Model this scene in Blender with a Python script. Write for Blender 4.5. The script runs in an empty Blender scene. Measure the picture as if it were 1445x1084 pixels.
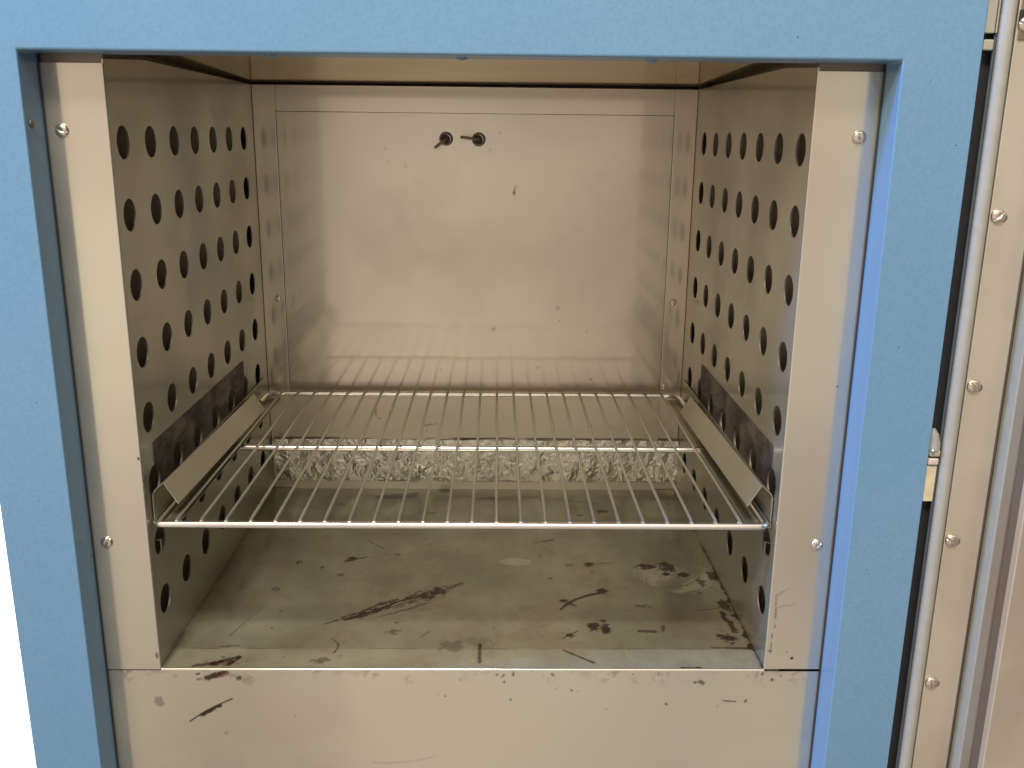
import bpy, bmesh, math, random
import numpy as np
from mathutils import Vector, Matrix
random.seed(4)
S = bpy.context.scene
C = S.collection

# ------------------------------------------------------------------ camera
cam = bpy.data.objects.new('camera', bpy.data.cameras.new('camera'))
C.objects.link(cam); S.camera = cam
pitch, roll, yaw = -0.26245, 0.011335, 0.017502
fw = Vector((math.sin(yaw)*math.cos(pitch), math.cos(yaw)*math.cos(pitch), math.sin(pitch)))
rt = Vector((math.cos(yaw), -math.sin(yaw), 0)); up = rt.cross(fw)
rt2 = math.cos(roll)*rt + math.sin(roll)*up; up2 = -math.sin(roll)*rt + math.cos(roll)*up
M = Matrix((rt2, up2, -fw)).transposed().to_4x4(); M.translation = Vector((0.02491, -0.69556, 0.43195))
cam.matrix_world = M
cam.data.sensor_width = 36; cam.data.lens = 36*1331.81/1445
cam.data.clip_start = .01; cam.data.clip_end = 60

# ------------------------------------------------------------------ light
wd = bpy.data.worlds.new('World'); S.world = wd; wd.use_nodes = True
nt = wd.node_tree; N = nt.nodes; L = nt.links
bg = N['Background']
tc = N.new('ShaderNodeTexCoord'); nz = N.new('ShaderNodeTexNoise')
nz.inputs['Scale'].default_value = 3.0; nz.inputs['Detail'].default_value = 1.5
L.new(tc.outputs['Generated'], nz.inputs['Vector'])
cr = N.new('ShaderNodeValToRGB'); e = cr.color_ramp.elements
e[0].position = .36; e[0].color = (.50, .45, .36, 1)
e[1].position = .66; e[1].color = (1.12, 1.02, .81, 1)
m = e.new(.5); m.color = (.90, .76, .65, 1)
L.new(nz.outputs['Fac'], cr.inputs['Fac']); L.new(cr.outputs['Color'], bg.inputs['Color'])
# room glow: pale ceiling overhead, dimmed at right to darken the left jamb
sx = N.new('ShaderNodeSeparateXYZ'); L.new(tc.outputs['Generated'], sx.inputs[0])
def mr(src, a, b, c, d):
    q = N.new('ShaderNodeMapRange'); q.interpolation_type = 'SMOOTHSTEP'
    for k, v in (('From Min', a), ('From Max', b), ('To Min', c), ('To Max', d)): q.inputs[k].default_value = v
    L.new(src, q.inputs['Value']); return q.outputs['Result']
def ma(op, a, b):
    q = N.new('ShaderNodeMath'); q.operation = op; L.new(a, q.inputs[0]); L.new(b, q.inputs[1]); return q.outputs[0]
up_ = mr(sx.outputs['Z'], .15, .6, .80, 1.35); side_ = mr(sx.outputs['X'], .12, .80, 1.06, .08)
# soft upright bands added to the world glow, shaped for reflections in the back wall
ab = N.new('ShaderNodeMath'); ab.operation = 'ABSOLUTE'; L.new(sx.outputs['Y'], ab.inputs[0])
az = ma('DIVIDE', sx.outputs['X'], ab.outputs[0]); rb = N.new('ShaderNodeValToRGB'); re = rb.color_ramp
L.new(mr(az, -.5, .5, 0, 1), rb.inputs['Fac']); rb.inputs['Fac'].links[0].from_node.interpolation_type = 'LINEAR'
stops = ((-.45, 1.0), (-.30, .86), (-.185, .84), (-.165, 1.20), (-.09, 1.12), (.0, .98), (.14, .94), (.20, .86), (.34, 1.0))
re.elements[0].position = stops[0][0]+.5; re.elements[0].color = (stops[0][1]*.5,)*3+(1,)
re.elements[1].position = stops[-1][0]+.5; re.elements[1].color = (stops[-1][1]*.5,)*3+(1,)
for p_, v_ in stops[1:-1]: q = re.elements.new(p_+.5); q.color = (v_*.5,)*3+(1,)
two = N.new('ShaderNodeMath'); two.operation = 'MULTIPLY'; two.inputs[1].default_value = 2; L.new(rb.outputs['Color'], two.inputs[0])
low_ = mr(sx.outputs['Z'], -.62, -.20, .66, 1.0)
L.new(ma('MULTIPLY', low_, ma('MULTIPLY', ma('MULTIPLY', up_, side_), two.outputs[0])), bg.inputs['Strength'])

def area(name, loc, target, sx, sy, power, col):
    l = bpy.data.lights.new(name, 'AREA'); l.shape = 'RECTANGLE'; l.size = sx; l.size_y = sy
    l.energy = power; l.color = col
    o = bpy.data.objects.new(name, l); C.objects.link(o); o.location = loc
    o.rotation_euler = (Vector(target)-Vector(loc)).to_track_quat('-Z', 'Y').to_euler()
    return o
area('ceiling_lamp', (-.28, -1.25, 1.92), (-.05, .1, .1), .62, .34, 46, (1, .93, .80))
area('window_light', (-1.60, -.185, 1.0), (.3, -.015, .15), .10, .24, 36, (.10, .36, 1))
area('wall_fill_light', (-.75, .45, .25), (-1.1, 1.0, -.1), .5, .5, 90, (1, .98, .95))  # unseen lamp added to bleach the white wall at the left
S.view_settings.view_transform = 'Standard'; S.view_settings.look = 'None'
S.view_settings.gamma = 1; S.view_settings.exposure = 0
try: S.view_settings.use_curve_mapping = False
except Exception: pass
S.cycles.use_denoising = True
S.cycles.max_bounces = 12; S.cycles.glossy_bounces = 9; S.cycles.diffuse_bounces = 4
S.cycles.sample_clamp_indirect = 6

# ------------------------------------------------------------------ materials
def base(name):
    m = bpy.data.materials.new(name); m.use_nodes = True
    return m, m.node_tree, m.node_tree.nodes['Principled BSDF'], m.node_tree.nodes['Material Output']
def nd(nt, t, **kw):
    n = nt.nodes.new(t)
    for k, v in kw.items():
        if hasattr(n, k): setattr(n, k, v)
        else: n.inputs[k].default_value = v
    return n
def obco(nt, scale=(1, 1, 1)):
    t = nd(nt, 'ShaderNodeTexCoord'); mp = nd(nt, 'ShaderNodeMapping')
    mp.inputs['Scale'].default_value = scale
    nt.links.new(t.outputs['Object'], mp.inputs['Vector']); return mp.outputs['Vector']
def mixc(nt, fac, a, b):
    x = nd(nt, 'ShaderNodeMix', data_type='RGBA')
    for s, v in ((x.inputs['Factor'], fac), (x.inputs[6], a), (x.inputs[7], b)):
        if hasattr(v, 'node'): nt.links.new(v, s)
        else: s.default_value = v if isinstance(v, (int, float)) else (*v[:3], 1)
    return x.outputs[2]
def ramp(nt, src, lo, hi, a=0, b=1):
    r = nd(nt, 'ShaderNodeMapRange'); r.interpolation_type = 'SMOOTHSTEP'
    for k, v in (('From Min', lo), ('From Max', hi), ('To Min', a), ('To Max', b)): r.inputs[k].default_value = v
    nt.links.new(src, r.inputs['Value']); return r.outputs['Result']

def steel(name, col=(.66, .59, .49), film=.18, filmcol=(.36, .31, .23), rsharp=.09, rsoft=.36, sharp=.3,
          grain=(6, 6, 900), stains=False, smudge=.35, soot_shade_col=(.022, .013, .007)):
    """cold rolled stainless: a sharp and a soft metallic lobe, a thin film of grease, fine rolling grain"""
    m, t, p, out = base(name); lk = t.links; kk = min(1, smudge*2.2)
    n1 = nd(t, 'ShaderNodeTexNoise', Scale=1.0, Detail=2.0); lk.new(obco(t, grain), n1.inputs['Vector'])
    n2 = nd(t, 'ShaderNodeTexNoise', Scale=9.0, Detail=5.0, Roughness=.6); lk.new(obco(t), n2.inputs['Vector'])
    n3 = nd(t, 'ShaderNodeTexNoise', Scale=3.0, Detail=2.0); lk.new(obco(t), n3.inputs['Vector'])
    dark = tuple(c*.86 for c in col); tint = (col[0]*1.03, col[1]*.95, col[2]*.93)
    c = mixc(t, ramp(t, n2.outputs['Fac'], .35, .7, 0, smudge), col, dark)
    c = mixc(t, ramp(t, n3.outputs['Fac'], .4, .65, 0, .7), c, tint)
    g1 = nd(t, 'ShaderNodeBsdfGlossy'); g2 = nd(t, 'ShaderNodeBsdfGlossy')
    df = nd(t, 'ShaderNodeBsdfDiffuse')
    lk.new(ramp(t, n2.outputs['Fac'], .3, .75, rsharp*(1-.25*kk), rsharp*(1+.5*kk)), g1.inputs['Roughness'])
    lk.new(ramp(t, n2.outputs['Fac'], .3, .75, rsoft*(1-.15*kk), rsoft*(1+.2*kk)), g2.inputs['Roughness'])
    bp = nd(t, 'ShaderNodeBump', Strength=.05, Distance=.0004); lk.new(n1.outputs['Fac'], bp.inputs['Height'])
    lk.new(bp.outputs['Normal'], g2.inputs['Normal'])
    for g in (g1, g2): lk.new(c, g.inputs['Color'])
    df.inputs['Color'].default_value = (*filmcol, 1)
    a = nd(t, 'ShaderNodeMixShader'); a.inputs[0].default_value = sharp
    lk.new(g2.outputs[0], a.inputs[1]); lk.new(g1.outputs[0], a.inputs[2])
    b = nd(t, 'ShaderNodeMixShader'); lk.new(ramp(t, n2.outputs['Fac'], .3, .75, film*(1-.4*kk), film*(1+.5*kk)), b.inputs[0])
    lk.new(a.outputs[0], b.inputs[1]); lk.new(df.outputs[0], b.inputs[2])
    last = b
    if stains:
        for nm, colr, rg in (('wipe_pale', (.42, .40, .30), .5), ('rust', (.10, .045, .02), .5), ('soot_and_shade', soot_shade_col, .32)):
            at = nd(t, 'ShaderNodeAttribute'); at.attribute_name = nm
            pb = nd(t, 'ShaderNodeBsdfPrincipled'); pb.inputs['Base Color'].default_value = (*colr, 1)
            pb.inputs['Roughness'].default_value = rg; pb.inputs['Specular IOR Level'].default_value = .25 if nm == 'soot_and_shade' else .5
            mx = nd(t, 'ShaderNodeMixShader'); lk.new(at.outputs['Fac'], mx.inputs[0])
            lk.new(last.outputs[0], mx.inputs[1]); lk.new(pb.outputs[0], mx.inputs[2]); last = mx
    lk.new(last.outputs[0], out.inputs['Surface'])
    return m
def plain(name, col, rough=.5, metal=0, bump=0, bscale=400, var=.1, coat=0):
    m, t, p, out = base(name)
    n = nd(t, 'ShaderNodeTexNoise', Scale=bscale*.25, Detail=4.0); t.links.new(obco(t), n.inputs['Vector'])
    c = mixc(t, ramp(t, n.outputs['Fac'], .3, .7), tuple(x*(1-var) for x in col), tuple(min(1, x*(1+var)) for x in col))
    t.links.new(c, p.inputs['Base Color'])
    p.inputs['Roughness'].default_value = rough; p.inputs['Metallic'].default_value = metal
    p.inputs['Coat Weight'].default_value = coat
    if bump:
        n2 = nd(t, 'ShaderNodeTexNoise', Scale=bscale, Detail=2.0); t.links.new(obco(t), n2.inputs['Vector'])
        b = nd(t, 'ShaderNodeBump', Strength=bump, Distance=.0005); t.links.new(n2.outputs['Fac'], b.inputs['Height'])
        t.links.new(b.outputs['Normal'], p.inputs['Normal'])
    return m
def paint():
    m, t, p, out = base('blue_paint'); lk = t.links
    co = obco(t)
    n = nd(t, 'ShaderNodeTexNoise', Scale=420.0, Detail=3.0); lk.new(co, n.inputs['Vector'])
    n2 = nd(t, 'ShaderNodeTexNoise', Scale=5.0, Detail=3.0); lk.new(co, n2.inputs['Vector'])
    n3 = nd(t, 'ShaderNodeTexNoise', Scale=260.0, Detail=0.0); lk.new(co, n3.inputs['Vector'])
    c = mixc(t, ramp(t, n2.outputs['Fac'], .3, .7), (.142, .288, .455), (.158, .302, .463))
    c = mixc(t, ramp(t, n.outputs['Fac'], .35, .7, 0, .35), c, (.108, .235, .395))
    c = mixc(t, ramp(t, n3.outputs['Fac'], .86, .92), c, (.06, .10, .14))
    lk.new(c, p.inputs['Base Color']); p.inputs['Roughness'].default_value = .34
    b = nd(t, 'ShaderNodeBump', Strength=.22, Distance=.0004); lk.new(n.outputs['Fac'], b.inputs['Height'])
    lk.new(b.outputs['Normal'], p.inputs['Normal'])
    return m
BLUE = paint()
FACE = steel('face_steel', col=(.75, .71, .61), film=.15, filmcol=(.52, .48, .40), rsharp=.085, rsoft=.30, sharp=.50, grain=(700, 6, 6), stains=True, smudge=.3)
BACK = steel('back_steel', col=(.84, .79, .68), film=.24, filmcol=(.56, .52, .43), rsharp=.075, rsoft=.34, sharp=.27, smudge=.08, stains=True)
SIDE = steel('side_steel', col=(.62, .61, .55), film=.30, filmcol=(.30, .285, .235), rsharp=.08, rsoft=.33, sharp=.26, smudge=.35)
FLOOR = steel('floor_steel', col=(.46, .46, .38), film=.44, filmcol=(.150, .148, .100), rsharp=.12, rsoft=.32, sharp=.30, stains=True, smudge=.5)
CEIL = steel('ceiling_steel', col=(.72, .64, .52), film=.08, rsharp=.05, rsoft=.22, sharp=.75)
RAIL = steel('rail_steel', col=(.58, .56, .47), film=.25, filmcol=(.32, .30, .23), rsharp=.12, rsoft=.35, sharp=.3)
DOORS = steel('door_steel', col=(.76, .70, .60), film=.30, filmcol=(.56, .50, .42), rsharp=.2, rsoft=.45, sharp=.12, grain=(900, 6, 6))
MIDS = steel('worn_steel', col=(.52, .46, .38), film=.4, filmcol=(.28, .25, .19), rsharp=.3, rsoft=.5, sharp=.1)
DARKS = steel('dull_steel', col=(.34, .29, .24), film=.4, filmcol=(.16, .13, .10), rsharp=.3, rsoft=.5, sharp=.1)
CHROME = steel('chrome_wire', col=(.95, .93, .88), film=.03, filmcol=(.5, .48, .43), rsharp=.19, rsoft=.34, sharp=.65, smudge=.25)
WIREM = steel('dull_wire', col=(.64, .62, .56), film=.22, filmcol=(.48, .455, .40), rsharp=.16, rsoft=.4, sharp=.2, smudge=.4)
SCREW = steel('screw_steel', col=(.78, .72, .62), film=.05, rsharp=.12, rsoft=.3, sharp=.6)
CAV = plain('cavity_metal', (.48, .42, .34), .6, .2)
BLACK = plain('gap_black', (.022, .022, .026), .5)  # flat black for holes, and in place of shade in gaps
SIL = plain('silicone_gasket', (.34, .33, .29), .5, var=.04)
SIL2 = plain('grey_gasket', (.31, .305, .255), .5, var=.04)
CREAM = plain('cream_plastic', (.62, .54, .38), .45)
PINK = plain('pale_plastic', (.60, .50, .44), .4)
GREYP = plain('grey_plastic', (.30, .30, .29), .5, bscale=900, bump=.3)
WHITE = plain('white_wall', (.85, .85, .83), .7, bump=.2, bscale=120, var=.02)

def tarnish():
    m, t, p, out = base('tarnished_steel'); lk = t.links
    n = nd(t, 'ShaderNodeTexNoise', Scale=38.0, Detail=6.0, Roughness=.65); lk.new(obco(t, (1, .5, 1.3)), n.inputs['Vector'])
    c = mixc(t, ramp(t, n.outputs['Fac'], .38, .66), (.050, .040, .036), (.17, .14, .12))
    lk.new(c, p.inputs['Base Color']); p.inputs['Metallic'].default_value = .45
    lk.new(ramp(t, n.outputs['Fac'], .35, .7, .55, .35), p.inputs['Roughness'])
    return m
TARN = tarnish()
def foilm():
    m, t, p, out = base('aluminium_foil'); lk = t.links
    p.inputs['Base Color'].default_value = (.68, .65, .58, 1); p.inputs['Metallic'].default_value = 1
    p.inputs['Roughness'].default_value = .36
    n = nd(t, 'ShaderNodeTexNoise', Scale=260.0, Detail=4.0, Distortion=1.5); lk.new(obco(t), n.inputs['Vector'])
    b = nd(t, 'ShaderNodeBump', Strength=.3, Distance=.0008); lk.new(n.outputs['Fac'], b.inputs['Height'])
    lk.new(b.outputs['Normal'], p.inputs['Normal'])
    return m
FOIL = foilm()

# ------------------------------------------------------------------ builders
def obj(name, me_or_bm, mat, parent=None, smooth=False, loc=None, bevel=0, seg=3):
    if isinstance(me_or_bm, bmesh.types.BMesh):
        me = bpy.data.meshes.new(name); bmesh.ops.recalc_face_normals(me_or_bm, faces=me_or_bm.faces)
        me_or_bm.to_mesh(me); me_or_bm.free()
    else: me = me_or_bm
    if not me.materials: me.materials.append(mat)
    o = bpy.data.objects.new(name, me); C.objects.link(o)
    if parent: o.parent = parent
    if loc: o.location = loc
    if smooth:
        for p in me.polygons: p.use_smooth = True
        me.set_sharp_from_angle(angle=math.radians(48))
    if bevel:
        b = o.modifiers.new('bevel', 'BEVEL'); b.width = bevel; b.segments = seg; b.limit_method = 'ANGLE'
        b.harden_normals = False
        for p in me.polygons: p.use_smooth = True
        w = o.modifiers.new('wn', 'WEIGHTED_NORMAL')
    return o
def box(bm, x0, x1, y0, y1, z0, z1):
    v = [bm.verts.new((x, y, z)) for z in (z0, z1) for y in (y0, y1) for x in (x0, x1)]
    for f in ((0, 1, 3, 2), (4, 6, 7, 5), (0, 4, 5, 1), (2, 3, 7, 6), (0, 2, 6, 4), (1, 5, 7, 3)):
        bm.faces.new([v[i] for i in f])
def B(*a):
    bm = bmesh.new(); box(bm, *a); return bm
def tube(bm, pts, r, n=14, caps=True):
    pts = [Vector(p) for p in pts]; rings = []; ref = None
    for i, p in enumerate(pts):
        d = (pts[min(i+1, len(pts)-1)]-pts[max(i-1, 0)]).normalized()
        if ref is None: ref = d.orthogonal().normalized()
        ref = (ref-d*ref.dot(d)).normalized(); b = d.cross(ref)
        rr = r[i] if isinstance(r, (list, tuple)) else r
        rings.append([bm.verts.new(p+rr*(math.cos(a)*ref+math.sin(a)*b)) for a in (2*math.pi*k/n for k in range(n))])
    for a, b in zip(rings, rings[1:]):
        for k in range(n): bm.faces.new((a[k], a[(k+1) % n], b[(k+1) % n], b[k]))
    if caps: bm.faces.new(rings[0][::-1]); bm.faces.new(rings[-1])
def lathe(bm, prof, n=28, axis='y', c=(0, 0, 0)):
    """profile (radius, height) turned about an axis through c; height grows towards -y (the viewer)"""
    rings = []
    for r, h in prof:
        if r < 1e-6: rings.append([bm.verts.new((c[0], c[1]-h, c[2]))])
        else: rings.append([bm.verts.new((c[0]+r*math.cos(2*math.pi*k/n), c[1]-h, c[2]+r*math.sin(2*math.pi*k/n))) for k in range(n)])
    for a, b in zip(rings, rings[1:]):
        for k in range(n):
            q = [a[k % len(a)], a[(k+1) % len(a)], b[(k+1) % len(b)], b[k % len(b)]]
            q = list(dict.fromkeys(q))
            if len(q) > 2: bm.faces.new(q)
def extr(bm, prof, y0, y1, close=False):
    """sheet of (x,z) points extruded along y"""
    a = [bm.verts.new((x, y0, z)) for x, z in prof]; b = [bm.verts.new((x, y1, z)) for x, z in prof]
    for i in range(len(prof)-(0 if close else 1)):
        j = (i+1) % len(prof); bm.faces.new((a[i], a[j], b[j], b[i]))
def holes_cut(o, cyls, nseg=40):
    """cut round holes: cyls = (centre, radius, axis vector, half length)"""
    bm = bmesh.new()
    for c, r, ax, hl in cyls: tube(bm, [Vector(c)-Vector(ax)*hl, Vector(c)+Vector(ax)*hl], r, nseg)
    bmesh.ops.recalc_face_normals(bm, faces=bm.faces)
    me = bpy.data.meshes.new('cut'); bm.to_mesh(me); bm.free()
    bpy.context.view_layer.update(); k = bpy.data.objects.new('cut', me); C.objects.link(k); k.matrix_world = o.matrix_world.copy()
    md = o.modifiers.new('b', 'BOOLEAN'); md.operation = 'DIFFERENCE'; md.solver = 'EXACT'; md.object = k
    bpy.context.view_layer.update()
    dg = bpy.context.evaluated_depsgraph_get()
    new = bpy.data.meshes.new_from_object(o.evaluated_get(dg)); o.modifiers.clear()
    old = o.data; o.data = new; bpy.data.meshes.remove(old); bpy.data.objects.remove(k); bpy.data.meshes.remove(me)
# value noise on arrays, for stain outlines
rng = np.random.RandomState(7); LAT = rng.rand(256, 256)
def vn(x, y):
    xi = np.floor(x).astype(int); yi = np.floor(y).astype(int); fx = x-xi; fy = y-yi
    fx = fx*fx*(3-2*fx); fy = fy*fy*(3-2*fy); g = lambda a, b: LAT[a % 256, b % 256]
    return (g(xi, yi)*(1-fx)+g(xi+1, yi)*fx)*(1-fy)+(g(xi, yi+1)*(1-fx)+g(xi+1, yi+1)*fx)*fy
def fbm(x, y, s, o=4):
    r = 0; a = .5
    for i in range(o): r = r+a*vn(x*s+17.3*i, y*s+9.1*i); s *= 2.1; a *= .5
    return r/(1-.5**o)
def ss(x, a, b):
    t = np.clip((x-a)/(b-a), 0, 1); return t*t*(3-2*t)
def blob(x, y, cx, cy, rx, ry=None, ang=0, rough=.5, s=300, soft=.25):
    ry = ry or rx; c, q = math.cos(ang), math.sin(ang); dx, dy = x-cx, y-cy
    u = (dx*c+dy*q)/rx; v = (-dx*q+dy*c)/ry
    return 1-ss(np.sqrt(u*u+v*v)+rough*2*(fbm(x+cx*7, y+cy*5, s)-.5), 1-soft, 1+soft)
def streak(x, y, x0, y0, x1, y1, w0, w1, rough=.6, s=260, bend=0, soft=.35, patch=0):
    dx, dy = x1-x0, y1-y0; l = math.hypot(dx, dy); t = ((x-x0)*dx+(y-y0)*dy)/l/l; tc_ = np.clip(t, 0, 1)
    px = x0+dx*tc_-dy*bend*4*tc_*(1-tc_); py = y0+dy*tc_+dx*bend*4*tc_*(1-tc_)
    w = w0+(w1-w0)*tc_; d = np.hypot(x-px, y-py)/w
    r = 1-ss(d+rough*2*(fbm(x, y, s)-.5), 1-soft, 1+soft)
    if patch: r = r*ss(fbm(x+3, y+1, 420, 3), patch-.06, patch+.06)
    return r
def brush(x, y, x0, y0, x1, y1, prof, dens=.5, fib=1100, bend=0, seed=0, wf=.55):
    '''bristly mark: fibres along the stroke; prof = half widths at equal steps'''
    dx, dy = x1-x0, y1-y0; l = math.hypot(dx, dy); t = ((x-x0)*dx+(y-y0)*dy)/l/l; n = (-(x-x0)*dy+(y-y0)*dx)/l-bend*l*4*t*(1-t)
    w = np.interp(t, np.linspace(0, 1, len(prof)), prof, left=1e-6, right=1e-6)
    f = fbm(t*l*70+seed, n*fib+seed, 1, 3); g = fbm(x+seed, y, 210, 4); k = fbm(x+seed, y, 700, 2)
    env = 1-np.abs(n)/np.maximum(w, 1e-6)
    ends = ss(t, -.02, .05)*(1-ss(t, .93, 1.02))
    hole = 1-.85*ss(fbm(t*l*160+9, n*700+4, 1, 3), .50, .62)*(wf < .8)
    return hole*ss(wf*f+(1-wf)*g+.22*(k-.5)+.45*env*ends-(1-ends), .98-dens, 1.06-dens)*(env > -.4)*(t > -.05)*(t < 1.05)
def grid(name, mat, parent, P0, U, V, nu, nv, layers, thick=None):
    """dense sheet P0 + u*U + v*V carrying stain attributes; layers = {name: fn(u_metres, v_metres)}"""
    P0, U, V = (np.array(a, float) for a in (P0, U, V))
    u, v = np.meshgrid(np.linspace(0, 1, nu+1), np.linspace(0, 1, nv+1))
    co = P0+u[..., None]*U+v[..., None]*V; co = co.reshape(-1, 3)
    i = np.arange(nv)[:, None]*(nu+1)+np.arange(nu)[None]; i = i.reshape(-1)
    q = np.stack([i, i+1, i+nu+2, i+nu+1], 1).reshape(-1)
    me = bpy.data.meshes.new(name); me.vertices.add(len(co)); me.vertices.foreach_set('co', co.reshape(-1))
    me.loops.add(len(q)); me.loops.foreach_set('vertex_index', q)
    me.polygons.add(len(q)//4); me.polygons.foreach_set('loop_start', np.arange(0, len(q), 4))
    me.update(calc_edges=True)
    for k, f in layers.items():
        a = me.attributes.new(k, 'FLOAT', 'POINT'); a.data.foreach_set('value', np.clip(f(co), 0, 1).astype(np.float32).reshape(-1))
    return obj(name, me, mat, parent)
def zero(co): return co[:, 0]*0

# ------------------------------------------------------------------ setting
w = obj('wall', B(-5, 5, 1.6, 1.7, -4, 4), WHITE); w['kind'] = 'structure'

# ------------------------------------------------------------------ oven
HW, D, H = .25, .4105, .4785
oven = bpy.data.objects.new('laboratory_oven', None); C.objects.link(oven); oven.location = (0, 0, -.3)
oven['label'] = 'blue framed stainless steel laboratory oven with perforated side walls and its door swung open'
oven['category'] = 'oven'
bpy.context.view_layer.update()
ROOTOFF = Vector((0, 0, .3))
root = bpy.data.objects.new('tmp', None)
def part(o, parent=oven):
    o.parent = parent
    if parent is oven: o.location = Vector(o.location)+ROOTOFF
    return o
FX0, FX1, FZ0, FZ1 = -.2942, .2972, -.145, .4800     # inner opening
OX0, OX1, OZ0, OZ1 = -.3470, .3502, -.24, .62
FY = -.030
# blue frame: ring with inner jambs and outer cabinet skin
bm = bmesh.new()
def ring(y, x0, x1, z0, z1): return [bm.verts.new(p) for p in ((x0, y, z0), (x1, y, z0), (x1, y, z1), (x0, y, z1))]
r0 = ring(.0035, FX0, FX1, FZ0, FZ1); r1 = ring(FY, FX0, FX1, FZ0, FZ1); r2 = ring(FY, OX0, OX1, OZ0, OZ1)
r3 = ring(.50, OX0, OX1, OZ0, OZ1)
for a, b in ((r0, r1), (r1, r2), (r2, r3)):
    for k in range(4): bm.faces.new((a[k], a[(k+1) % 4], b[(k+1) % 4], b[k]))
bm.faces.new(r3)
frame = part(obj('cabinet_frame', bm, BLUE, bevel=.0016, seg=4))
# jamb bumps (painted screw heads) under the top of the frame
for x, y in ((-.1313, -.006), (-.0002, -.006), (.1307, -.006)):
    bm = bmesh.new(); bmesh.ops.create_uvsphere(bm, u_segments=20, v_segments=10, radius=.0042, matrix=Matrix.Translation((x, y-.002, .4800)) @ Matrix.Diagonal((1, 1, .42, 1)))
    part(obj('painted_screw', bm, BLUE, smooth=True), frame)
bm = bmesh.new(); bmesh.ops.create_uvsphere(bm, u_segments=20, v_segments=10, radius=.003, matrix=Matrix.Translation((-.2938, -.021, .433)) @ Matrix.Diagonal((.4, 1, 1, 1)))
part(obj('painted_screw', bm, DARKS, smooth=True), frame)

# face strips
def strip_stain_r(co):
    x, z = co[:, 0], co[:, 2]
    w = fbm(x, z, 180, 3)-.5
    a = .30*(1-ss(np.abs(z-(.0555+(x-.252)*.30)+w*.006), .0003, .0011))*ss(x, .2525, .256)*(1-ss(x, .268, .274))
    b = .30*(1-ss(np.abs(z-(.068+(x-.254)*.5)+w*.004), .0003, .0009))*ss(x, .252, .256)*(1-ss(x, .264, .268))
    c = .75*(1-ss(np.abs(x-.2548+w*.003), .0002, .0008))*ss(z, .014, .018)*(1-ss(z, .06, .075))*ss(fbm(x, z, 300, 2), .42, .52)
    d = blob(x, z, .2725, .0105, .0012)+blob(x, z, .268, .016, .0006)+.5*blob(x, z, .2535, .017, .003, .0015)+.8*blob(x, z, .2870, .245, .0007)
    return a+b+c+d
def strip_stain_l(co):
    x, z = co[:, 0], co[:, 2]
    return blob(x, z, -.2512, .1835, .0011)+.7*blob(x, z, -.2508, .09, .0008)+.7*blob(x, z, -.252, .012, .0012, .003)
fl = part(grid('face_panel', FACE, None, (-.302, -.0006, -.0006), (.0512, 0, 0), (0, 0, .4746), 60, 560, {'soot_and_shade': strip_stain_l, 'rust': zero, 'wipe_pale': zero}))
fr = part(grid('face_panel', FACE, None, (.2508, 0, .0004), (.0512, 0, 0), (0, 0, .4742), 60, 560, {'soot_and_shade': strip_stain_r, 'rust': zero, 'wipe_pale': zero}))
# rolled edge that turns into the chamber
def roll(x, sgn, z0, z1, r=.0011):
    bm = bmesh.new(); n = 7
    pr = [(x-sgn*r*math.sin(a)+0, (-.0006 if sgn < 0 else 0)+r-r*math.cos(a)) for a in (math.pi/2*k/n for k in range(n+1))]
    A = [bm.verts.new((px, py, z0)) for px, py in pr]; Bv = [bm.verts.new((px, py, z1)) for px, py in pr]
    for k in range(n): bm.faces.new((A[k], A[k+1], Bv[k+1], Bv[k]))
    return bm
part(obj('rolled_edge', roll(-.2508, -1, -.0006, .474), FACE, smooth=True), fl)
part(obj('rolled_edge', roll(.2508, 1, .0004, .4746), FACE, smooth=True), fr)

def bottom_soot(co):
    x, z = co[:, 0], co[:, 2]; r = zero(co)
    r = r+.9*streak(x, z, -.2300, -.0500, -.1935, -.0285, .0006, .0007, .5, 300, bend=.03)+.95*streak(x, z, -.219, -.0437, -.2035, -.0345, .0016, .0012, .9, 420)
    r = r+.8*blob(x, z, -.2200, -.0050, .0022, .0012, .3)+.6*blob(x, z, -.2195, -.0100, .003, .0012, .1)
    r = r+.85*streak(x, z, -.2130, -.0085, -.1975, -.0030, .0021, .0013, .9, 320)
    r = r+.75*blob(x, z, -.1865, -.0090, .0028, .0018, .6)+.15*blob(x, z, -.1795, -.0105, .0042, .0052, .2, .2)
    r = r+.45*blob(x, z, -.2540, -.0310, .0038, .004, .4, 1.2, 500)+.25*blob(x, z, -.2005, -.0610, .0018)
    for (a, b, s) in ((.0335, -.0120, .0022), (.0386, -.0294, .0016), (.028, -.0050, .0018), (.032, -.0065, .0018), (.041, -.0045, .0022), (.0735, -.0050, .0017),
                      (.077, -.0186, .0008), (.090, -.0205, .0018), (.0955, -.0210, .0008), (-.022, -.0245, .0009), (-.016, -.0255, .0012), (.0185, -.0235, .0007),
                      (.1985, -.0117, .0036), (.1935, -.0125, .0018), (.2135, -.0350, .0006), (.2279, -.0305, .0020), (.2370, -.0295, .0018), (.2490, -.0040, .0020), (.2575, -.0100, .0018), (.2645, -.0060, .0009),
                      (.1700, -.0330, .0014), (.120, -.0380, .0008), (.141, -.0045, .0008), (-.1420, -.0450, .0008)):
        r = r+.72*blob(x, z, a, b, s*.85, s*.6, a*30, 1.0, 520)
    r = r+.85*streak(x, z, .2280, -.0305, .2170, -.0298, .0007, .0003, .6)
    # a faint swept smear low on the plate
    r = r+.17*streak(x, z, -.0780, -.0900, -.0230, -.0835, .0012, .0006, .4, 160, bend=-.05)
    r = r+.35*ss(fbm(x, z, 90), .52, .7)*(1-ss(-z, .002, .02))*ss(fbm(x+2, z, 400, 2), .5, .6)
    return r
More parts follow.
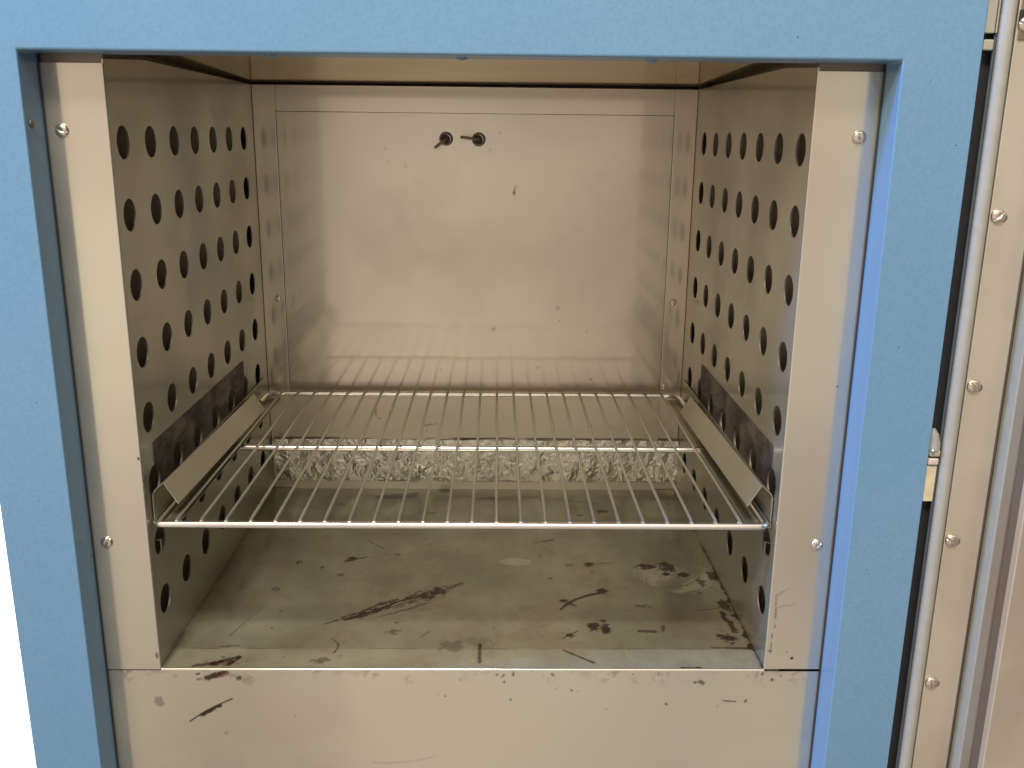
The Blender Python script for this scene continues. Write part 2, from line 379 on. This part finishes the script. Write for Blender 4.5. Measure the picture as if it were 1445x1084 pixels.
def bottom_wipe(co):
    x, z = co[:, 0], co[:, 2]
    return .16*ss(fbm(x*.6, z, 24, 5), .52, .72)
def bottom_rust(co):
    x, z = co[:, 0], co[:, 2]
    return .8*streak(x, z, -.2140, -.0090, -.1960, -.0040, .0026, .0018, 1.0, 380)+.22*ss(fbm(x+5, z, 60), .55, .7)*(1-ss(-z, .0, .016))
fb = part(grid('bottom_face_panel', FACE, None, (-.302, -.0001, -.145), (.604, 0, 0), (0, 0, .1432), 800, 190, {'soot_and_shade': bottom_soot, 'rust': bottom_rust, 'wipe_pale': bottom_wipe}))
bm = bmesh.new(); n = 8; r = .0017
pr = [(-.0001+r-r*math.cos(a), -.0018+r*math.sin(a)) for a in (math.pi/2*k/n for k in range(n+1))]
A = [bm.verts.new((-.2502, y, z)) for y, z in pr]; Bv = [bm.verts.new((.2502, y, z)) for y, z in pr]
for k in range(n): bm.faces.new((A[k], A[k+1], Bv[k+1], Bv[k]))
part(obj('rolled_edge', bm, FACE, smooth=True), fb)

# chamber floor
def fl_soot(co):
    x, y = co[:, 0], co[:, 1]; r = zero(co)
    # long scorched streak
    r = r+.97*brush(x, y, -.1175, .0795, -.0215, .1440, (.0040, .0085, .0055, .0075, .0105, .0135, .0090), .37, 1000, -.02)
    r = r+.85*brush(x, y, -.1010, .0930, -.0640, .1220, (.0010, .0050, .0020), .38, 1000, .05, 3)
    r = r+.70*brush(x, y, -.0480, .1220, -.0030, .1560, (.0080, .0120, .0030), .30, 1500, 0, 5)
    r = r+.55*brush(x, y, -.0850, .0850, -.0200, .1270, (.0006, .0022, .0006), .50, 1500, -.03, 8)
    r = r+.8*streak(x, y, -.1180, .0800, -.1290, .0725, .0016, .0006, .8)
    # drips
    r = r+.95*blob(x, y, -.1230, .2080, .0044, .0058, 0, .7)+.9*streak(x, y, -.1290, .2020, -.1080, .2120, .0022, .0008, .6)
    r = r+.8*blob(x, y, -.1750, .1965, .0040, .0042, .3, .9)-.7*blob(x, y, -.1750, .1965, .0018, .002)
    r = r+.7*blob(x, y, -.1510, .1870, .0022, .003)+.6*blob(x, y, -.1300, .1700, .004, .0026, .2, 1.1)+.7*blob(x, y, -.1870, .140, .0036, .0032, 0, .8)-.5*blob(x, y, -.1870, .140, .0016, .0018)
    r = r+.85*blob(x, y, .1213, .1954, .0052, .0045, 0, .6)+.4*streak(x, y, .1213, .1980, .1460, .1995, .0022, .0008, .9)
    r = r+.95*blob(x, y, .1290, .1370, .0062, .0062, .4, .7)+.92*streak(x, y, .1255, .1330, .0870, .1010, .0026, .0013, .4, 300, bend=-.10)
    r = r+.8*blob(x, y, .0900, .1180, .0042, .0028, .2, .9)+.7*streak(x, y, .0900, .1180, .1010, .1080, .0022, .0018, .9)
    r = r+.97*blob(x, y, .1150, .0690, .0055, .0068, 0, .6)+.97*blob(x, y, .1245, .0660, .0048, .0080, 0, .6)-.8*blob(x, y, .1195, .0650, .0020, .0045, 0, .2)
    r = r+.8*blob(x, y, .1245, .0800, .0030, .0028)+.85*blob(x, y, .0920, .0540, .0038, .0034, .2, .7)+.7*streak(x, y, .0860, .0500, .1000, .0620, .0010, .0008, .5)
    r = r+.75*streak(x, y, .1550, .0620, .1680, .0610, .0018, .0022, 1.0)+.7*streak(x, y, .1760, .0620, .1780, .0700, .0012, .0018, .6)
    r = r+.6*blob(x, y, .1650, .1070, .0050, .004, 0, 1.3)+.5*blob(x, y, .1000, .1930, .005, .004, 0, 1.0)+.55*blob(x, y, .0730, .2150, .0016)
    # blotches at the right, wiped through
    r = r+.92*blob(x, y, .1830, .1920, .0095, .0055, .1, 1.3, 220)+.92*blob(x, y, .2010, .1930, .0075, .0105, .3, 1.3, 220)+.9*blob(x, y, .1975, .1740, .0050, .0034, 0, .8)+.9*blob(x, y, .2150, .1735, .0050, .0052, 0, .9)
    # streaks near the front
    r = r+.75*streak(x, y, .0122, .0385, .0125, .0100, .0013, .0019, .5)+.8*streak(x, y, .0850, .0290, .1085, .0100, .0010, .0016, .7)
    r = r+.4*blob(x, y, -.0133, .0360, .0095, .0080, 0, .9, 200)+.22*blob(x, y, .0100, .0420, .012, .009, 0, .9, 200)
    r = r+.6*streak(x, y, -.2100, .0340, -.1980, .0360, .0010, .0008, .7)+.35*streak(x, y, -.208, .052, -.190, .108, .0011, .0005, .4)
    r = r+.85*streak(x, y, -.2080, .0080, -.1900, .0180, .0030, .0018, 1.0)+.9*streak(x, y, -.1960, .0060, -.1890, .0170, .0022, .0014, .9)+.7*streak(x, y, -.225, .004, -.205, .009, .0016, .003, 1.0)
    r = r+.7*streak(x, y, -.1180, .0480, -.1120, .0250, .0006, .0012, .6, bend=.2)+.6*blob(x, y, -.1210, .0120, .006, .004, 0, 1.1)
    r = r+.6*blob(x, y, -.0660, .0590, .005, .004, .2, 1.3)+.55*streak(x, y, -.0400, .0500, -.0330, .0610, .0009, .0006, .6)
    # dirt creeping along the right corner
    cx = x-(.2495-.010*np.exp(-((y-.06)/.05)**2)); 
    r = r+.92*ss(x-.2495+.0075*np.maximum(fbm(x, y, 110)-.42, 0)*(1+3*np.exp(-((y-.07)/.03)**2)), -.0006, .0006)*(1-ss(y, .20, .26))
    r = r+.97*blob(x, y, .2310, .0500, .0080, .0085, .2, 1.0, 220)+.9*blob(x, y, .2390, .0780, .0032, .0150, .1, 1.2, 220)+.9*blob(x, y, .2430, .1080, .0050, .012, .1, 1.2)+.85*blob(x, y, .2460, .1720, .0060, .012, 0, 1.0)
    r = r+.75*blob(x, y, .2310, .1560, .0034, .008, .2, 1.2)+.5*streak(x, y, .2150, .1000, .2350, .1040, .0008, .0006, .6)+.7*streak(x, y, .2140, .0340, .2460, .0330, .0010, .0018, .8)
    r = r+.9*streak(x, y, .182, .0015, .197, .0020, .0014, .0016, .7)
    # under and behind the shelf
    r = r+.85*blob(x, y, -.0375, .4010, .0075, .007, 0, .5)+.6*streak(x, y, -.1150, .3800, -.0750, .3850, .006, .0075, 1.0)+.5*blob(x, y, -.16, .355, .008, .005, 0, 1.1)
    r = r+.55*streak(x, y, .1000, .3750, .1450, .3600, .0010, .0014, .9)+.9*blob(x, y, .1510, .3370, .0062, .0050, .2, .9)+.8*blob(x, y, .1660, .3400, .0040, .0026)+.7*blob(x, y, .124, .325, .004, .003)
    r = r+.5*blob(x, y, -.05, .33, .012, .004, .2, 1.2)+.5*blob(x, y, .02, .375, .014, .005, 0, 1.3)
    r = r+.6*streak(x, y, -.1130, .2520, -.0930, .2320, .0012, .0010, .6)+.75*streak(x, y, .0680, .2480, .0880, .2560, .0010, .0013, .7)
    # specks
    rs = np.random.RandomState(11)
    for _ in range(80):
        a, b, s = rs.uniform(-.24, .24), rs.uniform(.01, .40), rs.uniform(.0005, .0013)
        if rs.rand() < .12: s *= 2
        r = r+rs.uniform(.3, .8)*blob(x, y, a, b, s, s*rs.uniform(.8, 2), rs.uniform(0, 3), .8, 500)
    r = r+.55*(1-ss(np.abs(y-.0315+.0016*(fbm(x, y, 60)-.5)), .0002, .0008))*ss(fbm(x, y*0, 40), .36, .56)
    r = r+.42*(1-ss(-np.abs(x)+HW, .0, .006))*ss(fbm(x, y, 70), .3, .6)
    return r
def fl_wipe_pale(co):
    x, y = co[:, 0], co[:, 1]
    arcs = brush(x, y, .180, .148, .205, .196, (.008, .030, .022), .30, 1600, .1, 11, .9)+.8*brush(x, y, .196, .135, .246, .188, (.006, .022, .012), .28, 1600, -.15, 14, .9)
    o = ((x-.0460)/.0165)**2+((y-.2014)/.0085)**2
    base_ = .14*ss(fbm(x, y*.5, 24, 3), .35, .85)
    front = .22*(1-ss(y, .029, .033))+.12*(1-ss(y, .07, .085))  # floor made paler towards its front edge
    return .30*arcs+.28*(1-ss(o, .9, 1.1))+base_+front+.22*np.exp(-((x+.185)/.035)**2-((y-.12)/.09)**2)
def fl_rust(co):
    x, y = co[:, 0], co[:, 1]
    return .22*ss(fbm(x+4, y, 26, 5), .40, .80)+.10*ss(fbm(x+8, y, 140, 3), .5, .7)+.55*blob(x, y, -.2040, .0080, .014, .004, .1, 1.0)+.22*np.exp(-(((x-.235)/.03)**2+((y-.06)/.05)**2))+.22*np.exp(-(((x-.124)/.012)**2+((y-.196)/.012)**2))+.22*np.exp(-(((x-.136)/.014)**2+((y-.135)/.014)**2))
floor = part(grid('floor_panel', FLOOR, None, (-HW, .0016, 0), (2*HW, 0, 0), (0, D-.0016, 0), 700, 560, {'soot_and_shade': fl_soot, 'rust': fl_rust, 'wipe_pale': fl_wipe_pale}))

# perforated side walls
HY0, HP, HZ0, HQ, HR = .0241, .05664, .4202, .0527, .0122
holeyz = [(HY0+i*HP, HZ0-j*HQ) for i in range(7) for j in range(8)]
for sg in (-1, 1):
    bm = bmesh.new(); x0, x1 = sorted((sg*(HW+.0001), sg*(HW+.0014)))
    v = []
    for x in (x0, x1):
        v.append([bm.verts.new((x, y, z)) for y, z in ((.0011, -.002), (D+.003, -.002), (D+.003, .4785), (.08, .4815), (.0011, .4770))])
    bm.faces.new(v[0]); bm.faces.new(v[1][::-1])
    for k in range(5): bm.faces.new((v[0][k], v[0][(k+1) % 5], v[1][(k+1) % 5], v[1][k]))
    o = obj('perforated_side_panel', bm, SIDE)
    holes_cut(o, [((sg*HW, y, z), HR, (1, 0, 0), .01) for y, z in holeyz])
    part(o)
    # outer liner behind the holes
    q = part(obj('outer_liner', B(*sorted((sg*.264, sg*.266)), .02, .46, -.01, .505), CAV), o)
    for ya in (.004, .424): part(obj('liner_web', B(*sorted((sg*.2518, sg*.264)), ya, ya+.003, -.01, .505), CAV), o)

# back wall: rim plate and recessed inner plate bent forward at its foot
def bk_soot(co):
    x, z = co[:, 0], co[:, 2]; r = zero(co)
    px = lambda u, v: (-.034+(u-629)*.000815, .422-(v-196)*.000815)
    for u, v, s, a in ((725, 270, .0022, .8), (545, 210, .0014, .5), (548, 226, .0011, .35), (704, 187, .0024, .3), (691, 210, .0024, .3), (744, 223, .0012, .5), (572, 233, .003, .18),
                       (697, 466, .0028, .45), (790, 434, .0028, .35), (794, 452, .0012, .6), (775, 409, .0008, .5), (834, 467, .0025, .2), (620, 527, .0016, .5), (763, 523, .0028, .3), (842, 540, .0016, .7), (955, 371, .0016, .6), (698, 530, .0013, .4), (404, 447, .0008, .4)):
        a0, b0 = px(u, v); r = r+.65*a*blob(x, z, a0, b0, s*.85, s*.85, 0, .7, 300)
    r = r+.5*streak(x, z, *px(725, 268), *px(727, 258), .0012, .0006, .4)
    # sooty tide line above the bend
    r = r+(.34*np.exp(-((z-.1335)/.0035)**2)+.12*np.exp(-((z-.138)/.012)**2))*(.55+.9*fbm(x, z, 45))
    return r
RX, RZ = .2245, .4500
t_ = .0012
bm = bmesh.new(); 
box(bm, -HW, -RX, D-t_, D+.001, .0, H); box(bm, RX, HW, D-t_, D+.001, .0, H); box(bm, -RX, RX, D-t_, D+.001, RZ, H)
bwr = obj('back_panel', bm, BACK, bevel=.0008, seg=3); part(bwr)
for nm in ('soot_and_shade', 'rust', 'wipe_pale'): pass
inner = part(grid('inner_back_plate', BACK, None, (-RX+.0004, D, .1300), (2*RX-.0008, 0, 0), (0, 0, RZ-.1304), 560, 400, {'soot_and_shade': bk_soot, 'rust': lambda c: .07*ss(fbm(c[:, 0], c[:, 2], 14, 4), .5, .75), 'wipe_pale': lambda c: .12*ss(fbm(c[:, 0]+1, c[:, 2], 10, 4), .5, .75)}), bwr)
def low_soot_and_gap_shade(co):
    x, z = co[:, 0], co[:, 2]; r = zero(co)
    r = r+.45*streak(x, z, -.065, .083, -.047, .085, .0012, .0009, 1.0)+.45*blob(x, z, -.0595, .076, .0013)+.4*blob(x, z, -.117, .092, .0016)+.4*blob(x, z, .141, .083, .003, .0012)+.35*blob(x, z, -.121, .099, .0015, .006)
    r = r+.9*(1-ss(np.abs(z-.0668-.0012*(fbm(x, x*0, 30)-.5)), .0004, .0014))*ss(fbm(x+1, x*0, 22), .28, .5)+.8*(1-ss(np.abs(z-.0112), .0004, .0016))*ss(fbm(x+6, x*0, 30), .3, .55)  # dark lines painted for the shaded gaps along the foil's edges
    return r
bm_low = part(grid('lower_back_plate', BACK, None, (-RX+.0004, D-.004, .0), (2*RX-.0008, 0, 0), (0, -.002, .1240), 450, 124, {'soot_and_shade': low_soot_and_gap_shade, 'rust': zero, 'wipe_pale': lambda c: .25+c[:, 0]*0}), bwr)
bm = bmesh.new(); prof = [(D-.006, .1240), (D-.0058, .1255), (D-.0048, .1268), (D, .1300)]
A = [bm.verts.new((-RX+.0004, y, z)) for y, z in prof]; Bv = [bm.verts.new((RX-.0004, y, z)) for y, z in prof]
for k in range(3): bm.faces.new((A[k], A[k+1], Bv[k+1], Bv[k]))
part(obj('bend', bm, BACK, smooth=True), bwr)

# mirror-bright ceiling sheet, rising towards the door, a dark slot round it
bm = bmesh.new()
vs = [bm.verts.new(p) for p in ((-.262, .003, .4893), (.262, .003, .4899), (.262, D+.012, .4812), (-.262, D+.012, .4806))]
f = bm.faces.new(vs); ex = bmesh.ops.extrude_face_region(bm, geom=[f])
for g in ex['geom']:
    if isinstance(g, bmesh.types.BMVert): g.co.z += .0015
part(obj('ceiling_panel', bm, CEIL))
bm = bmesh.new(); box(bm, -.30, .30, .003, .49, .502, .504); box(bm, -.30, .30, .47, .472, -.02, .502); box(bm, -.3, -.287, .0038, .0058, -.14, .50); box(bm, -.3, .3, .004, .49, -.02, -.018)
part(obj('casing', bm, CAV))

for xa, xb in ((-.302, -.2506), (.2506, .302)): part(obj('header', B(xa, xb, .0016, .0030, .470, .500), DARKS))
for xa, xb in ((FX0, FX0+.0009), (FX1-.0009, FX1)): part(obj('jamb_gap_shade', B(xa, xb, -.0022, .0012, FZ0, FZ1), BLACK))  # black strips painting the shaded gap between jambs and face steel
# slotted screws
def screw(parent, x, y, z, r, ang, mat=SCREW, slot=True):
    bm = bmesh.new(); h = r*.55
    lathe(bm, [(r, 0), (r, h*.30), (r*.93, h*.58), (r*.75, h*.82), (r*.45, h*.97), (0, h)], 32)
    o = obj('screw', bm, mat, smooth=True)
    if slot:
        bm2 = bmesh.new(); box(bm2, -r*1.1, r*1.1, -h*1.3, -h*.55, -r*.11, r*.11)
        bmesh.ops.transform(bm2, matrix=Matrix.Rotation(ang, 4, 'Y'), verts=bm2.verts)
        me = bpy.data.meshes.new('c'); bmesh.ops.recalc_face_normals(bm2, faces=bm2.faces); bm2.to_mesh(me); bm2.free()
        k = bpy.data.objects.new('c', me); C.objects.link(k)
        md = o.modifiers.new('b', 'BOOLEAN'); md.operation = 'DIFFERENCE'; md.solver = 'EXACT'; md.object = k
        bpy.context.view_layer.update(); dg = bpy.context.evaluated_depsgraph_get()
        old = o.data; o.data = bpy.data.meshes.new_from_object(o.evaluated_get(dg)); o.modifiers.clear()
        bpy.data.meshes.remove(old); bpy.data.objects.remove(k); bpy.data.meshes.remove(me)
    o.location = (x, y, z); part(o, parent); return o
for x, z, a in ((-.2828, .4285, .3), (-.2828, .1132, -.9), (.2838, .4300, 1.2), (.2833, .1132, -.8)):
    screw(oven, x, -.0003, z, .0049, a)
for x, z, a in ((-.2325, .2376, 0.4), (.2349, .2368, .9)): screw(bwr, x, D-t_, z, .0038, a)
screw(bwr, .2290, D-t_, .1335, .0030, .4)

# two temperature probes coming through grommets
for (x, z, ex_, ez) in ((-.0335, .4220, -.0440, .4130), (.0035, .4217, -.0150, .4241)):
    bm = bmesh.new(); lathe(bm, [(.0078, 0), (.0078, .0010), (.0070, .0018), (.0056, .0020), (.0050, .0012), (.0050, -.003)], 32)
    g = part(obj('probe_grommet', bm, DARKS, smooth=True, loc=(x, D, z)))
    bm = bmesh.new(); lathe(bm, [(.0052, .0014), (0, .0014)], 24)
    part(obj('bore', bm, BLACK, loc=(-.0008, 0, -.0004)), g)
    bm = bmesh.new(); tube(bm, [(0, -.001, 0), (ex_-x, -.030, ez-z)], .0017, 12)
    part(obj('probe_rod', bm, RAIL, smooth=True), g)

# ------------------------------------------------------------------ door, swung open on its hinges
door = bpy.data.objects.new('door', None); C.objects.link(door); part(door); door.location = (0, 0, .3)
DZ0, DZ1 = -.24, .62
DY = -.030
part(obj('door_gap_shade', B(.3508, .3640, DY+.010, DY+.022, DZ0, DZ1), BLACK), door)  # black strip put in for the dark empty gap beside the door
bm = bmesh.new(); tube(bm, [(.3595, DY+.004, DZ0), (.3595, DY+.004, DZ1)], .0011, 8); part(obj('seam_bead', bm, plain('blue_grey_bead', (.06, .08, .11), .4), smooth=True), door)
bm = bmesh.new()
for k in range(1): tube(bm, [(.3652, DY+.002, DZ0), (.3652, DY+.002, .46), (.3650, DY+.002, .50), (.3655, DY+.002, DZ1)], .0049, 20)
part(obj('door_gasket', bm, SIL, smooth=True), door)
part(obj('door_flange', B(.3708, .3988, DY, DY+.02, DZ0, DZ1), DOORS, bevel=.0006), door)
bm = bmesh.new(); box(bm, .3988, .4024, DY+.004, DY+.02, DZ0, DZ1); part(obj('groove', bm, DARKS), door)
bm = bmesh.new(); tube(bm, [(.4003, DY+.0035, DZ0), (.4003, DY+.0035, DZ1)], .0009, 8); part(obj('seam_bead', bm, DARKS, smooth=True), door)
def wallband(y0, y1, x0, x1):
    bm = bmesh.new(); v = [bm.verts.new(p) for p in ((x0, y0, DZ0), (x1, y1, DZ0), (x1, y1, DZ1), (x0, y0, DZ1), (x0+.02, y0, DZ0), (x1+.02, y1, DZ0), (x1+.02, y1, DZ1), (x0+.02, y0, DZ1))]
    for q in ((0, 1, 2, 3), (4, 7, 6, 5), (0, 3, 7, 4), (1, 5, 6, 2)): bm.faces.new([v[i] for i in q])
    return bm
part(obj('inner_gasket', wallband(DY+.004, DY-.0090, .4024, .4040), SIL2, bevel=.001), door)
part(obj('plug_side', wallband(DY-.0092, DY-.0190, .4052, .4056), MIDS), door)
part(obj('plug_side', wallband(DY-.0192, DY-.0360, .4068, .4069), DARKS), door)
part(obj('door_plug', B(.4064, .62, DY-.0372, DY-.030, DZ0, DZ1), DOORS, bevel=.0011, seg=4), door)
part(obj('door_shell', B(.3642, .66, DY+.0202, DY+.034, DZ0, DZ1), BLUE), door)
for z, a in ((.3776, -.7), (.2539, .9), (.1311, .5), (.0071, 1.2), (.5040, .3)):
    s = screw(door, .3762, DY-.0004, z, .0050, a)
    bm = bmesh.new(); lathe(bm, [(.0030, 0), (.0026, .0003), (0, .0003)], 20); part(obj('dark_disc', bm, DARKS, loc=(.0042, .0003, -.0012)), s)  # small dark disc beside each screw head
bm = bmesh.new(); box(bm, .3725, .4000, DY-.0012, DY, .494, DZ1); part(obj('corner_bracket', bm, DARKS, bevel=.0004), door)
bm = bmesh.new(); box(bm, .3712, .3740, DY-.0018, DY-.0012, .505, .513); part(obj('bracket_notch', bm, BLACK), door)
# hinges
part(obj('hinge_leaf', B(.3508, .3575, DY+.002, DY+.006, .4985, DZ1), SIL, bevel=.0006), door)
part(obj('hinge_leaf', B(.3577, .3590, DY+.001, DY+.006, .4985, DZ1), SCREW, bevel=.0004), door)
part(obj('hinge_knuckle', B(.3508, .3578, DY+.001, DY+.006, .4875, .4945), SIL, bevel=.001), door)
bm = bmesh.new(); tube(bm, [(.3549, DY+.004, .2030), (.3547, DY+.004, .2085), (.3540, DY+.004, .2150), (.3528, DY+.004, .2195)], [.0046, .0045, .0034, .0016], 16)
part(obj('hinge_cap', bm, GREYP, smooth=True), door)
part(obj('hinge_knuckle', B(.3508, .3590, DY, DY+.006, .1985, .2035), SIL, bevel=.0012), door)
bm = bmesh.new(); bmesh.ops.create_uvsphere(bm, u_segments=16, v_segments=10, radius=.0016, matrix=Matrix.Translation((.3524, DY-.0005, .2035))); part(obj('hinge_pin', bm, SCREW, smooth=True), door)
part(obj('hinge_spacer', B(.3508, .3588, DY+.0004, DY+.006, .1915, .1970), PINK, bevel=.0014), door)
part(obj('hinge_leaf', B(.3508, .3585, DY+.002, DY+.006, .1620, .1908), CREAM, bevel=.0006), door)

# ------------------------------------------------------------------ shelf rails
def rail(sg, label):
    r = bpy.data.objects.new('shelf_rail', None); C.objects.link(r); r.location = (sg*HW, 0, .1225)
    r['label'] = label; r['category'] = 'shelf rail'; r['group'] = 'rails hooked into the perforated side walls'
    W0 = .0004
    def sheet(name, prof, y0, y1, mat, th=.0011, dz=0):
        # prof: (distance from wall, z) ; slight fall towards the back as in the photo
        bm = bmesh.new(); rows = []
        for y, drop in ((y0, 0), (y1, dz)):
            rows.append([bm.verts.new((-sg*d, y, z-.1225-drop)) for d, z in prof])
        for i in range(len(prof)-1): bm.faces.new((rows[0][i], rows[0][i+1], rows[1][i+1], rows[1][i]))
        o = obj(name, bm, mat, r); m = o.modifiers.new('s', 'SOLIDIFY'); m.thickness = th; m.offset = 0
        b = o.modifiers.new('b', 'BEVEL'); b.width = .0003; b.segments = 2
        return o
    sheet('channel', [(.0012, .1480), (.0012, .1222), (.0185, .1212)], .013, .392, RAIL, dz=.001)
    sheet('retaining_lip', [(.0016, .1484), (.0030, .1512), (.0104, .1580), (.0212, .1402)], .0135, .302, RAIL, dz=.0075)
    bm = bmesh.new(); box(bm, *sorted((-sg*.0001, -sg*.0007)), .0278, .3035, .1475-.1225, .1872-.1225)
    p = obj('wall_plate', bm, TARN, r)
    holes_cut(p, [((0, HY0+i*HP, HZ0-5*HQ-.1225), HR, (1, 0, 0), .01) for i in range(7)])
    # tail of the channel that hooks into the rearmost holes
    bm = bmesh.new(); tube(bm, [(0, .334, .012), (-sg*.006, .334, .010), (-sg*.006, .346, .006)], .0022, 10)
    obj('hook', bm, DARKS, r, smooth=True)
    bm = bmesh.new(); tube(bm, [(sg*.004, .020, -.018), (-sg*.002, .020, -.016), (-sg*.002, .020, -.0265), (sg*.004, .021, -.033)], .0011, 10)
    obj('hook', bm, DARKS, r, smooth=True)
    return r
rail(-1, 'shelf rail hooked on the perforated wall farthest from the open door, holding the shelf end')
rail(1, 'shelf rail hooked on the perforated wall nearest the open door, holding the shelf end')

# ------------------------------------------------------------------ wire shelf
shelf = bpy.data.objects.new('wire_shelf', None); C.objects.link(shelf); shelf.location = (0, .2, .1258)
shelf['label'] = 'chromed wire rack shelf of thin parallel rods resting on the two rails'; shelf['category'] = 'shelf'
x0, x1, y0, y1, rr = -.2470, .2445, .0062-.2, .3960-.2, .0029
pts = []
def corner(cx, cy, r, a0):
    return [(cx+r*math.cos(a0+math.pi/2*k/6), cy+r*math.sin(a0+math.pi/2*k/6), 0) for k in range(7)]
rf, rb = .007, .020
pts = corner(x0+rf, y0+rf, rf, math.pi)+[(x0+(x1-x0)*k/12, y0, 0) for k in range(1, 12)]+corner(x1-rf, y0+rf, rf, -math.pi/2)+corner(x1-rb, y1-rb, rb, 0)+corner(x0+rb, y1-rb, rb, math.pi/2)
pts.append(pts[0]); bm = bmesh.new(); tube(bm, pts, rr, 18)
obj('rim', bm, CHROME, shelf, smooth=True)
bm = bmesh.new(); tube(bm, [(x0+.004, .012, -.0058), (x1-.002, .012, -.0058)], .0032, 18)
bar = obj('support_bar', bm, CHROME, shelf, smooth=True)
bm = bmesh.new(); tube(bm, [(x1-.004, .012, -.0060), (x1-.001, .012, -.0115)], .0019, 12); obj('weld_foot', bm, SCREW, bar, smooth=True)
NW = 24
wires = []
for k in range(NW):
    x = -.2288+k*.01961; a = random.uniform(-.0004, .0004)
    bm = bmesh.new(); z = rr+.0009
    tube(bm, [(x, y0-.0006, z-.0012), (x, y0+.0012, z), (x+a, y0*.5, z-.0002), (x-a, .012, z-.0004), (x+a, y1*.5, z), (x, y1+.0006, z), (x, y1+.0028, z-.0010)], .00135, 10)
    w = obj('wire', bm, WIREM, shelf, smooth=True); wires.append(w)
    bm = bmesh.new(); bmesh.ops.create_uvsphere(bm, u_segments=12, v_segments=8, radius=.0023, matrix=Matrix.Translation((x, y0+.0022, rr*.55)) @ Matrix.Diagonal((1, .8, .9, 1)))
    obj('weld', bm, CHROME, w, smooth=True)

# ------------------------------------------------------------------ foil strip
NU, NV = 900, 96
u, v = np.meshgrid(np.linspace(0, 1, NU+1), np.linspace(0, 1, NV+1))
X = -.2462+u*.4975; Z = .0120+v*.0530
Z = Z+(v < .5)*(v-.5)*-1*(.0020*(fbm(X, X*0, 26, 3)-.5)*2)+(v > .5)*(v-.5)*(.003*(fbm(X+9, X*0, 40, 3)-.5))
X = X+.0035*(fbm(Z+3, X*0, 90, 3)-.5)*2*((u < .02)*1.+(u > .98)*1.)
rid = lambda x, z, s, o=4: 1-np.abs(2*fbm(x, z, s, o)-1)
wx = X+.01*fbm(X, Z, 40); wz = Z+.01*fbm(X+5, Z, 40)
def cells(px_, pz_, n, ax, az_, seed):
    q = np.random.RandomState(seed); cx = q.uniform(-.26, .26, n); cz = q.uniform(-.01, .09, n); out = np.full(px_.shape, 9.)
    for a_, b_, k_ in zip(cx, cz, q.uniform(-.8, .8, n)):
        dx_ = px_-a_; dz_ = pz_-b_; out = np.minimum(out, np.hypot(dx_/ax+dz_*k_/ax, dz_/az_))
    return np.clip(out, 0, 1.3)
h = .0022*cells(wx, wz, 150, .014, .020, 1)+.0006*cells(wx+.003*fbm(X, Z, 160), wz, 1300, .0046, .0064, 2)+.0004*rid(wx+4, wz+2, 220, 2)**2
cyl = .0040*(v < .08)*0
Y = D-.0075-h+.003*(1-np.sin(np.clip(v, 0, 1)*math.pi))
co = np.stack([X, Y, Z], -1).reshape(-1, 3)
i = (np.arange(NV)[:, None]*(NU+1)+np.arange(NU)[None]).reshape(-1)
q = np.stack([i, i+1, i+NU+2, i+NU+1], 1)
me = bpy.data.meshes.new('foil'); me.from_pydata(co.tolist(), [], q.tolist())
fo = obj('foil_strip', me, FOIL)
so = fo.modifiers.new('s', 'SOLIDIFY'); so.thickness = .0003
fo['label'] = 'crumpled aluminium foil strip lying along the foot of the back wall behind the shelf'; fo['category'] = 'foil'
